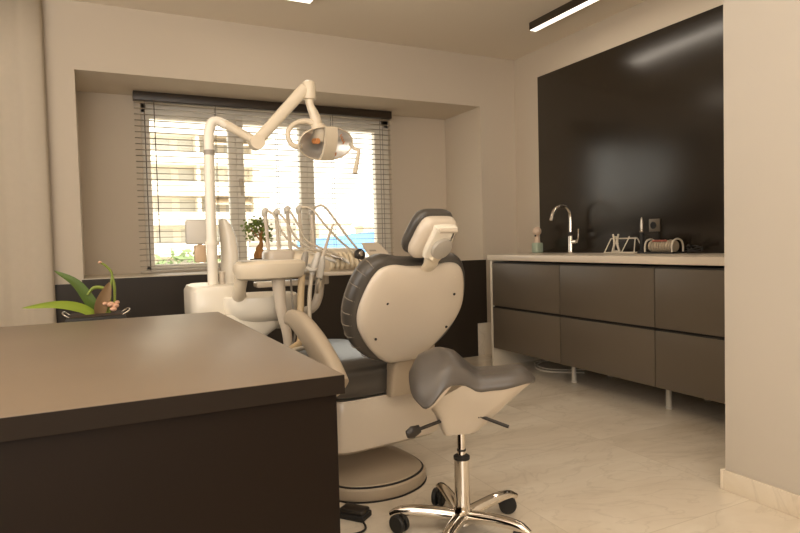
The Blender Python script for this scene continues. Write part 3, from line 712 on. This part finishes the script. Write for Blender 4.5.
# ---------------------------------------------------------------- dental chair (local frame: x right, y forward, z up)
ch = thing('dental_chair', 'reclining dental chair with white shell back and charcoal vinyl pads', 'dental chair', (1.03, 2.13, 0), rad(8))
def L(name, bm, m, parent=ch, ang=40, label=None): return mesh(name, bm, m, parent, world=False, ang=ang, label=label)
# floor plate
pl_o = outline([(-.225, .16), (-.15, .045), (0, 0), (.15, .045), (.228, .16), (.24, .42), (.2, .72), (.0, .80), (-.2, .72), (-.24, .42)], 6)
ex, ey, ez = V((1, 0, 0)), V((0, 1, 0)), V((0, 0, 1))
o_ccw = list(reversed(pl_o)) if False else pl_o
sgn = 1
bm = NB(); slab(bm, pl_o, [(-.004, .004), (.0, .01), (-.002, .045), (-.01, .052)], (0, 0, 0), ex, ey, ez); bp_ = L('base_plate', bm, M['plate'])
bm = NB(); slab(bm, pl_o, [(.002, .0), (.003, .004), (-.002, .0045)], (0, 0, 0), ex, ey, ez); mesh('rubber_foot', bm, M['rubber'], bp_, world=False)
bm = NB(); slab(bm, pl_o, [(-.0095, .05), (-.0095, .055), (-.018, .057)], (0, 0, 0), ex, ey, ez); mesh('rubber_seal', bm, M['rubber'], bp_, world=False)
bm = NB(); slab(bm, pl_o, [(-.016, .055), (-.02, .060), (-.06, .068), (-.11, .078), (-.15, .095)], (0, 0, 0), ex, ey, ez); mesh('base_cover', bm, M['plate'], bp_, world=False)
bm = NB()
loft(bm, [rr(-.12, .12, .32, .72, .085), rr(-.11, .11, .3, .70, .2), rr(-.13, .13, .25, .70, .34)]); L('lift_column', bm, M['plate'])
# body block
def rb(x0, x1, y0, y1, z, pw=9): return rr(x0, x1, y0, y1, z, pw)
bm = NB()
loft(bm, [rb(-.225, .255, .065, .60, .192), rb(-.24, .27, .05, .62, .205), rb(-.25, .285, .045, .64, .32), rb(-.253, .29, .045, .66, .392), rb(-.247, .284, .05, .65, .402)])
L('body_housing', bm, M['white'])
bm = NB(); lathe(bm, [(.072, 0), (.072, .012), (.058, .016)], c=(-.246, .16, .305), ax=(-1, 0, 0)); hub = L('pivot_cover', bm, M['rubber'], label='dark round pivot opening')
bm = NB(); lathe(bm, [(.04, .014), (.036, .02), (.01, .022)], c=(-.246, .16, .305), ax=(-1, 0, 0)); mesh('pivot_cap', bm, M['amber'], hub, world=False)
# seat
bm = NB()
def sr(y, hw, z0, z1):
    c0 = V((0, y, (z0 + z1) / 2)); return ring(c0, ex, ez, hw, (z1 - z0) / 2, 36, 4.5)
loft(bm, [sr(.035, .20, .43, .50), sr(.045, .245, .412, .525), sr(.07, .268, .406, .54), sr(.14, .275, .405, .548), sr(.28, .245, .408, .547), sr(.42, .205, .41, .545), sr(.55, .19, .412, .542), sr(.7, .19, .415, .535), sr(.83, .19, .41, .52), sr(.95, .19, .37, .475), sr(1.1, .185, .28, .385), sr(1.28, .18, .17, .27), sr(1.36, .16, .15, .23)])
L('seat', bm, M['vinyl'], ang=70)
bm = NB(); bx(bm, -.18, .18, .10, .80, .394, .412, .006); L('seat_pan', bm, M['rubber'])
# hinge cover below the back
bm = NB(); loft(bm, [rr(-.025, .19, .0, .05, .402, 6), rr(-.025, .19, -.01, .05, .43, 6), rr(-.02, .185, -.02, .05, .52, 6), rr(-.01, .17, -.04, .03, .60, 6)]); L('hinge_cover', bm, M['plate'])
# backrest
rec = rad(22); BP = V((-.008, -.05, .56)); bv = V((0, -math.sin(rec), math.cos(rec))); bn = V((0, -math.cos(rec), -math.sin(rec)))
half = [(.0, -.006), (.06, -.004), (.105, .022), (.158, .072), (.205, .135), (.226, .185), (.229, .235), (.216, .295), (.196, .345), (.168, .376), (.12, .386), (.05, .378)]
shell_o = outline([(-x, y) for x, y in reversed(half[1:])][::1] + half, 5)
# orientation: make offset positive = outward
def ccw(ol):
    a = sum(ol[i - 1][0] * ol[i][1] - ol[i][0] * ol[i - 1][1] for i in range(len(ol)))
    return ol if a > 0 else list(reversed(ol))
shell_o = ccw(shell_o)
bm = NB(); slab(bm, shell_o, [(.0, -.012), (.006, -.004), (.004, .006), (-.006, .014), (-.03, .02), (-.08, .026), (-.13, .028)], BP, ex, bv, bn); sh = L('back_shell', bm, M['white'], ang=60)
pad_o = ccw(outline([(-.20, .06), (-.11, -.005), (0, -.02), (.11, -.005), (.20, .06), (.245, .14), (.258, .22), (.244, .31), (.21, .38), (.15, .41), (.06, .398), (-.06, .398), (-.15, .41), (-.215, .38), (-.25, .31), (-.264, .22), (-.25, .14)], 5))
bm = NB(); slab(bm, pad_o, [(-.03, -.006), (-.008, -.012), (.002, -.03), (.004, -.05), (-.004, -.075), (-.025, -.092), (-.07, -.095), (-.11, -.085)], BP, ex, bv, bn); pd = L('back_pad', bm, M['vinyl'], ang=70)
def pad_seams(ol, fr, P0, u, v, n, parent, depth, nm='stitched_seam'):
    bm = NB(); N_ = len(ol); o1 = offset(ol, -.012); o2 = offset(ol, .004); o3 = offset(ol, -.008)
    for f in fr:
        i = int(f * N_) % N_
        pts = [P0 + u * o[i][0] + v * o[i][1] + n * h for o, h in ((o1, -.011), (o2, -.028), (offset(ol, .0058), -.05), (o3, -depth))]
        tube(bm, pts, .0016, 6, 4)
    return mesh(nm, bm, M['stitch'], parent, world=False)
idx = [i for i, p in enumerate(pad_o) if p[0] < -.12 and .0 < p[1] < .40]
pad_seams(pad_o, [i / len(pad_o) for i in idx[::3]], BP, ex, bv, bn, pd, .08)
for x, y in ((-.135, .255), (-.155, .115), (.165, .27), (.165, .13)):
    bm = NB(); lathe(bm, [(.005, 0), (.005, .003), (.002, .004)], 12, BP + ex * x + bv * y + bn * .0235, bn); mesh('screw_cap', bm, M['rubber'], sh, world=False)
bm = NB(); tube(bm, [BP + ex * .12 + bv * .335 + bn * .018, BP + ex * .152 + bv * .345 + bn * .016], [.008, .010], 12, asp=.4); mesh('grip_recess', bm, M['cream'], sh, world=False)
# headrest
hrec = rad(35); HP = V((.004, -.27, 1.02)); hv = V((0, -math.sin(hrec), math.cos(hrec))); hn = V((0, -math.cos(hrec), -math.sin(hrec)))
hs = ccw(outline([(-.064, -.088), (0, -.09), (.064, -.088), (.086, -.06), (.083, -.008), (.074, .04), (.053, .066), (0, .07), (-.053, .066), (-.074, .04), (-.083, -.008), (-.086, -.06)], 4))
bm = NB(); slab(bm, hs, [(-.004, -.03), (.002, -.02), (.0, .0), (-.008, .010), (-.03, .016)], HP, ex, hv, hn); hsh = L('headrest_shell', bm, M['white'], ang=60)
bm = NB(); slab(bm, hs, [(-.01, -.026), (.004, -.032), (.009, -.046), (.006, -.062), (-.008, -.078), (-.035, -.084)], HP, ex, hv, hn); hp_ = L('headrest_pad', bm, M['vinyl'], ang=70)
bm = NB(); o = ccw(outline([(-.044, -.072), (.048, -.072), (.056, -.045), (.052, .035), (.048, .056), (-.032, .056), (-.044, .035)], 4))
slab(bm, o, [(.0, .010), (.0, .024), (-.006, .031), (-.02, .033)], HP, ex, hv, hn); mt = mesh('headrest_mount', bm, M['white_unit'], hsh, world=False)
bm = NB(); tube(bm, [HP - ex * .03 + hv * .045 + hn * .032, HP + ex * .046 + hv * .045 + hn * .032], .009, 12); mesh('mount_ridge', bm, M['white'], mt, world=False)
bm = NB(); lathe(bm, [(.040, .030), (.042, .038), (.039, .046), (.03, .049), (.005, .05)], 32, HP + ex * .008 - hv * .026, hn); kn = L('locking_knob', bm, M['grey_disc'])
bm = NB(); tube(bm, [BP + ex * .022 + bv * .372 + bn * .004, BP + ex * .02 + bv * .40 + bn * .022, BP + ex * .016 + bv * .43 + bn * .03, HP + ex * .012 - hv * .07 + hn * .034], [.031, .032, .033, .036], 14, 4, asp=.42, up=(1, 0, 0)); L('neck_bracket', bm, M['cream'])
# armrest on the patient's left
bm = NB(); tube(bm, [(-.315, -.10, .50), (-.315, -.04, .565), (-.315, .06, .638), (-.312, .17, .692), (-.31, .27, .712), (-.31, .33, .70)], [.06, .058, .055, .048, .036, .018], 18, 6, asp=.55, pw=3, up=(0, 0, 1)); arm = L('armrest', bm, M['plate'], ang=60)
bm = NB(); tube(bm, [(-.315, -.08, .5), (-.29, .02, .455), (-.24, .1, .43)], .03, 12, 4); L('armrest_bracket', bm, M['plate'])

# foot pedal
fp = thing('foot_pedal', 'small black foot pedal on the floor by the chair base', 'pedal', (.81, 2.06, 0), rad(38))
bm = NB(); bx(bm, -.036, .036, -.055, .055, 0, .022, .005, 3); mesh('pedal_base', bm, M['rubber'], fp, world=False)
bm = NB(); bx(bm, -.032, .032, -.05, .05, .02, .036, .007, 3); mesh('tread', bm, M['black_plastic'], fp, world=False)
bm = NB(); tube(bm, [(-.03, -.05, .01), (-.08, -.09, .005), (-.14, -.06, .005), (-.22, .02, .005), (-.26, .16, .005)], .004, 8, 5); mesh('cable', bm, M['rubber'], fp, world=False)

# ---------------------------------------------------------------- saddle stool
SP = V((1.10, 1.775, 0)); SA = -0.4608 + rad(-4)
st = thing('saddle_stool', 'grey vinyl saddle stool on a chrome five-star castor base', 'stool', SP, SA)
def LS(name, bm, m, parent=st, ang=50, label=None): return mesh(name, bm, m, parent, world=False, ang=ang, label=label)
def interp(tab, s):
    if s <= tab[0][0]: return tab[0][1]
    for (a, x), (b, y) in zip(tab, tab[1:]):
        if s <= b:
            t = (s - a) / (b - a); t = t * t * (3 - 2 * t); return x + (y - x) * t
    return tab[-1][1]
zp = [(-.18, .585), (-.13, .622), (-.075, .640), (-.04, .634), (.065, .560), (.12, .562), (.21, .574), (.26, .562)]
kp = [(-.2, 4.6), (-.1, 5.0), (-.03, 3.2), (.04, .9), (.1, .6), (.28, .9)]
half_s = [(-.174, .0), (-.17, .065), (-.157, .118), (-.125, .152), (-.08, .150), (-.03, .130), (.03, .11), (.11, .1), (.19, .087), (.236, .05), (.254, 0.0)]
so_ = outline([(s, -t) for s, t in half_s] + [(s, t) for s, t in reversed(half_s[1:-1])], 4)
so_ = ccw(so_)
def ztop(s, t): return interp(zp, s) - interp(kp, s) * t * t * (1 if abs(t) < .2 else 1)
bm = NB(); rings = []
cs, ct = .02, 0
nr = 9
for k in range(nr + 1):
    f = .06 + .94 * (k / nr) ** .8
    r_ = []
    for s, t in so_:
        x, y = cs + (s - cs) * f, ct + (t - ct) * f
        e = .030 * max(0, (f - .72) / .28) ** 2.4
        r_.append(V((x, y, ztop(x, y) - e)))
    rings.append(r_)
for f, dz in ((1.005, .036), (.985, .044), (.90, .048), (.7, .05)):
    rings.append([V((cs + (s - cs) * f, t * f, ztop(cs + (s - cs) * min(f, 1), t * min(f, 1)) - dz)) for s, t in so_])
loft(bm, rings); LS('saddle_pad', bm, M['vinyl_stool'], ang=80)
bm = NB()
rings = []
for f, zz, bl_f in ((.955, None, 0), (.93, None, .0), (.84, None, .16), (.66, None, .42), (.46, None, .70), (.33, None, .92), (.27, None, 1.0)):
    rg = []
    for s, t in so_:
        x, y = cs + (s - cs) * f - .03 * bl_f, t * f
        zs = ztop(cs + (s - cs) * min(f + .05, 1), t * min(f + .05, 1)) - (.038 if f > .94 else .05)
        rg.append(V((x, y, zs * (1 - bl_f) + .345 * bl_f)))
    rings.append(rg)
loft(bm, rings); cupo = LS('seat_shell', bm, M['white'], ang=60)
for (p, q, pad_) in (((-.05, -.05, .405), (-.15, -.10, .382), True), ((.07, -.045, .41), (.155, -.075, .385), False)):
    bm = NB(); tube(bm, [p, q], .006, 10)
    lv = LS('lever', bm, M['black_plastic'])
    if pad_:
        bm = NB(); tube(bm, [V(q) + V((.012, .006, .004)), V(q) + V((-.012, -.006, -.004)), V(q) + V((-.03, -.015, -.009))], [.014, .021, .013], 12, 4, asp=.6); mesh('paddle', bm, M['black_plastic'], lv, world=False)
bm = NB(); 
for k in range(4): bx(bm, .055 + k * .007, .059 + k * .007, -.0885 - .0 * k, -.086, .418 + .001 * (k % 2), .4215 + .001 * (k % 2))
mesh('maker_mark', bm, M['ink'], cupo, world=False)
bm = NB(); lathe(bm, [(.014, .255), (.014, .35)]); LS('gas_rod', bm, M['chrome'])
bm = NB(); lathe(bm, [(.0155, .28), (.0155, .287)]); LS('rod_ring', bm, M['rubber'])
bm = NB(); lathe(bm, [(.024, .250), (.028, .252), (.028, .262), (.022, .266), (.015, .266)]); LS('column_cap', bm, M['rubber'])
bm = NB(); lathe(bm, [(.036, .03), (.036, .065), (.0285, .08), (.026, .1), (.026, .252)]); LS('column', bm, M['chrome'])
base_a = rad(178) - 0.4608 - SA 
for k in range(5):
    a = base_a + k * 2 * math.pi / 5
    d = V((math.cos(a), math.sin(a), 0)); p = V((-d.y, d.x, 0))
    bm = NB(); tube(bm, [d * .02 + ez * .052, d * .07 + ez * .062, d * .15 + ez * .072, d * .215 + ez * .071, d * .252 + ez * .058], [.022, .021, .019, .017, .011], 14, 5, asp=1.15, up=(0, 0, 1)); lg = LS('base_leg', bm, M['chrome'])
    c_ = d * .235
    cw = NB(); w_ = (p * .8 + d * .6).normalized(); cen = c_ + ez * .032 - w_.cross(ez) * .018
    for s in (-1, 1): lathe(cw, [(.014, 0), (.03, .001), (.032, .005), (.032, .013), (.028, .017), (.012, .017)], 24, cen + w_ * (.004 * s), w_ * s)
    mesh('castor', cw, M['rubber'], lg, world=False)
    cw = NB(); tube(cw, [c_ + ez * .062, c_ + ez * .045, cen + ez * .012], [.008, .008, .006], 8, 3)
    tube(cw, [cen + ez * .022 - w_ * .0035, cen + ez * .022 + w_ * .0035], .022, 14)
    mesh('castor_stem', cw, M['black_plastic'], lg, world=False)

# ---------------------------------------------------------------- bonsai on the window sill
bo = thing('bonsai', 'small ficus bonsai with swollen trunk in a dark pot on the window sill', 'potted plant', (1.10, 4.70, SILL))
bxx, byy = 1.128, 4.70
bm = NB(); loft(bm, [rr(bxx - .05, bxx + .05, byy - .04, byy + .04, SILL + .0005), rr(bxx - .064, bxx + .064, byy - .055, byy + .055, SILL + .075), rr(bxx - .07, bxx + .07, byy - .06, byy + .06, SILL + .078), rr(bxx - .07, bxx + .07, byy - .06, byy + .06, SILL + .09), rr(bxx - .06, bxx + .06, byy - .05, byy + .05, SILL + .087)]); mesh('pot', bm, M['rubber'], bo)
bm = NB(); tube(bm, [(bxx + .0, byy, SILL + .08), (bxx + .008, byy, SILL + .12), (bxx - .002, byy, SILL + .16), (bxx + .014, byy, SILL + .2), (bxx + .008, byy, SILL + .27)], [.036, .038, .03, .016, .009], 14, 5)
tube(bm, [(bxx - .014, byy, SILL + .08), (bxx - .026, byy, SILL + .115), (bxx - .01, byy, SILL + .165)], [.024, .022, .01], 10, 4)
mesh('trunk', bm, M['bark'], bo)
bm = NB()
tips = []
for i in range(11):
    a = i * 2.4; r_ = .03 + .075 * random.random()
    tp = V((bxx + r_ * math.cos(a), byy + .5 * r_ * math.sin(a), SILL + .235 + .155 * random.random()))
    tube(bm, [(bxx + .01, byy, SILL + .22), V((bxx + .01, byy, SILL + .26)).lerp(tp, .5), tp], [.005, .0025], 6, 3); tips.append(tp)
mesh('branches', bm, M['bark'], bo)
bm = NB()
for i in range(300):
    tp = random.choice(tips) + V((random.gauss(0, .022), random.gauss(0, .02), random.gauss(0, .022)))
    dr_ = V((random.uniform(-1, 1), random.uniform(-1, 1), random.uniform(-.3, 1))).normalized()
    sd = dr_.cross(V((random.random(), random.random(), random.random()))).normalized() * .010
    a, b, c2 = tp, tp + dr_ * .015, tp + dr_ * .032
    vs = [bm.verts.new(q) for q in (a, b + sd, c2, b - sd)]; bm.faces.new(vs)
mesh('leaves', bm, M['bonsai_leaf'], bo)

# ---------------------------------------------------------------- outside the window
GZ = -8.0
bm = NB(); bx(bm, -120, 260, 6.5, 300, GZ - .5, GZ); o = struct('ground', bm, M['ground'])
def block(x0, x1, y0, y1, floors, z0, fh, label, step):
    t = thing('apartment_building', label, 'building', ((x0 + x1) / 2, (y0 + y1) / 2, GZ), group=None)
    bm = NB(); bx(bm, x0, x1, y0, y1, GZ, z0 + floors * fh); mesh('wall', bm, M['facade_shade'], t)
    for k in range(floors):
        z = z0 + k * fh
        xr = x1 + step * (1 if k % 2 else .6)
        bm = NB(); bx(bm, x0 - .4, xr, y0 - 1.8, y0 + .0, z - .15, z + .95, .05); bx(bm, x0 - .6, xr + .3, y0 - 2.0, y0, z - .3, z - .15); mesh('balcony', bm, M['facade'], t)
        for q in range(4):
            wx = x0 + .8 + q * (x1 - x0 - 1.6) / 4
            bm = NB(); bx(bm, wx, wx + (x1 - x0) / 7, y0 - .05, y0 + .05, z + .3, z + 2.2); mesh('window', bm, M['facade_glass'], t)
        if k % 2 == 1:
            bm = NB(); P_ = [V((x0 + 5.2, y0, z + 2.4)), V((x0 + 9.2, y0, z + 2.4)), V((x0 + 9.2, y0 - 1.9, z + 1.7)), V((x0 + 5.2, y0 - 1.9, z + 1.7))]
            loft(bm, [P_, [p - V((0, 0, .06)) for p in P_]]); mesh('awning', bm, M['awning'], t)
        bm = NB(); bx(bm, x0 + 4.3, x0 + 4.6, y0 - 1.7, y0, z + .9, z + fh - .3); bx(bm, x1 - .6, x1, y0 - 1.7, y0, z + .9, z + fh - .3); mesh('pier', bm, M['facade'], t)
    return t
block(4.2, 14.2, 60, 72, 9, -4.9, 2.75, 'tall pale apartment block with stacked balconies beyond the left pane', 1.6)
def tree(x, y, zt, r, label):
    t = thing('street_tree', label, 'tree', (x, y, GZ), group='trees outside the window')
    bm = NB(); tube(bm, [(x, y, GZ), (x + .1, y, zt - 1.5 * r)], [.25, .15], 8); mesh('trunk', bm, M['bark'], t)
    bm = NB()
    for i in range(420):
        a, b = random.uniform(0, 6.28), math.acos(random.uniform(-1, 1)); rr_ = r * random.uniform(.55, 1.0)
        p = V((x + rr_ * math.sin(b) * math.cos(a), y + rr_ * math.sin(b) * math.sin(a), zt - r + rr_ * math.cos(b)))
        d1 = V((random.gauss(0, 1), random.gauss(0, 1), random.gauss(0, 1))).normalized() * .3; d2 = d1.orthogonal().normalized() * .16
        bm.faces.new([bm.verts.new(q) for q in (p - d1, p + d2, p + d1, p - d2)])
    mesh('crown', bm, M['tree'], t)
tree(4.7, 40, 1.0, 2.6, 'light green street tree low outside the left pane, beside the blind end')
tree(7.6, 44, .2, 2.4, 'light green street tree seen behind the spittoon column')
lo = thing('rooftop_terrace', 'low rooftop with grey louvred parapet outside the middle pane', 'building', (5.6, 23, GZ))
bm = NB(); bx(bm, 4.9, 6.65, 22, 26, GZ, 1.0); mesh('wall', bm, M['facade'], lo)
bm = NB()
for k in range(5): bx(bm, 4.9, 6.65, 21.9, 22.0, 1.02 + k * .2, 1.16 + k * .2, .01)
for x in (4.95, 5.75, 6.6): bx(bm, x - .03, x + .03, 22.0, 22.06, 1.0, 2.0)
mesh('louvre_parapet', bm, M['grey_metal'], lo)
bt = thing('blue_awning', 'bright blue sloping canopy outside the right pane', 'canopy', (12.5, 30, GZ))
bm = NB(); P_ = [V((8.6, 27, .7)), V((15, 27, .7)), V((15, 33, 1.75)), V((9.4, 33, 1.2))]; loft(bm, [P_, [p - V((0, 0, .1)) for p in P_]]); mesh('sheet', bm, M['blue'], bt)
for x, y, z in ((8.7, 27.1, .62), (14.9, 27.1, .62), (14.9, 32.9, 1.62), (9.5, 32.9, 1.08)):
    bm = NB(); cyl(bm, (x, y, GZ), (x, y, z), .08, n=8); mesh('post', bm, M['grey_metal'], bt)
for x, w, h, lab in ((46, 7, 5.0, 'low pale house far off in the right pane, next to the mullion'), (56, 9, 6.2, 'low pale house far off in the right pane, middle of the row'), (68, 8, 5.4, 'low pale house far off in the right pane, next to the window frame')):
    t = thing('distant_house', lab, 'house', (x, 150, GZ), group='far houses')
    bm = NB(); bx(bm, x - w / 2, x + w / 2, 150, 156, GZ, h); mesh('wall', bm, M['facade_shade'], t)
    bm = NB(); bx(bm, x - w / 2 - .3, x + w / 2 + .3, 149.7, 156.3, h, h + .5); mesh('roof', bm, M['awning'], t)
    for q in range(3):
        bm = NB(); bx(bm, x - w / 2 + .8 + q * w / 3.3, x - w / 2 + 2.0 + q * w / 3.3, 149.9, 150.1, h - 2.4, h - .9); mesh('window', bm, M['facade_glass'], t)

# ---------------------------------------------------------------- light
def area(name, loc, rot, sx, sy, power, col):
    l = bpy.data.lights.new(name, 'AREA'); l.shape = 'RECTANGLE'; l.size = sx; l.size_y = sy; l.energy = power; l.color = col
    o = bpy.data.objects.new(name, l); COL.objects.link(o); o.location = loc; o.rotation_euler = rot
    return o
WARM = (1.0, 0.88, 0.74)
area('bar_lamp', (2.957, 2.2, 2.538), (0, 0, 0), .045, 2.85, 7, WARM)
area('square_lamp', (1.15, 3.69, 2.56), (0, 0, 0), .3, .3, 1.5, WARM)
area('ceiling_fill', (.7, .4, 2.58), (0, 0, 0), 1.6, 1.6, 13, (1.0, .95, .88))  # added fill light under the ceiling, no fixture hangs here
area('bounce_fill', (-1.0, .3, 1.25), (rad(180 - 8), 0, rad(-20)), 1.2, 1.2, 62, (1.0, .95, .89))  # added upward fill, out of view, to brighten the ceiling
area('front_fill', (-.5, -1.9, 1.55), (rad(90), 0, rad(-14)), 2.0, 1.6, 46, (1.0, .95, .89))  # added frontal fill behind the camera to even out the room
area('left_fill', (XL + .05, 1.6, 1.5), (0, rad(-90), 0), 1.6, 2.6, 26, (1.0, .98, .95))  # added side fill in front of the solid left wall, no window there
po = area('window_portal', ((WX0 + WX1) / 2, YW + .25, (WZ0 + WZ1) / 2), (rad(-90), 0, 0), WX1 - WX0, WZ1 - WZ0, 1, (1, 1, 1))
po.data.cycles.is_portal = True
sun = bpy.data.objects.new('sun', bpy.data.lights.new('sun', 'SUN')); COL.objects.link(sun)
sun.data.energy = 7; sun.data.angle = rad(1); sun.data.color = (1, .95, .86); sun.rotation_euler = (rad(50), 0, rad(25))
w = bpy.data.worlds.new('world'); S.world = w; w.use_nodes = True
bg = w.node_tree.nodes['Background']; bg.inputs['Color'].default_value = (1.0, .94, .84, 1); bg.inputs['Strength'].default_value = 3.0
S.view_settings.view_transform = 'Standard'
S.view_settings.look = 'None'
S.view_settings.exposure = 0.0
S.cycles.use_denoising = True
S.cycles.max_bounces = 8
S.cycles.caustics_reflective = False; S.cycles.caustics_refractive = False
S.cycles.sample_clamp_indirect = 4.0
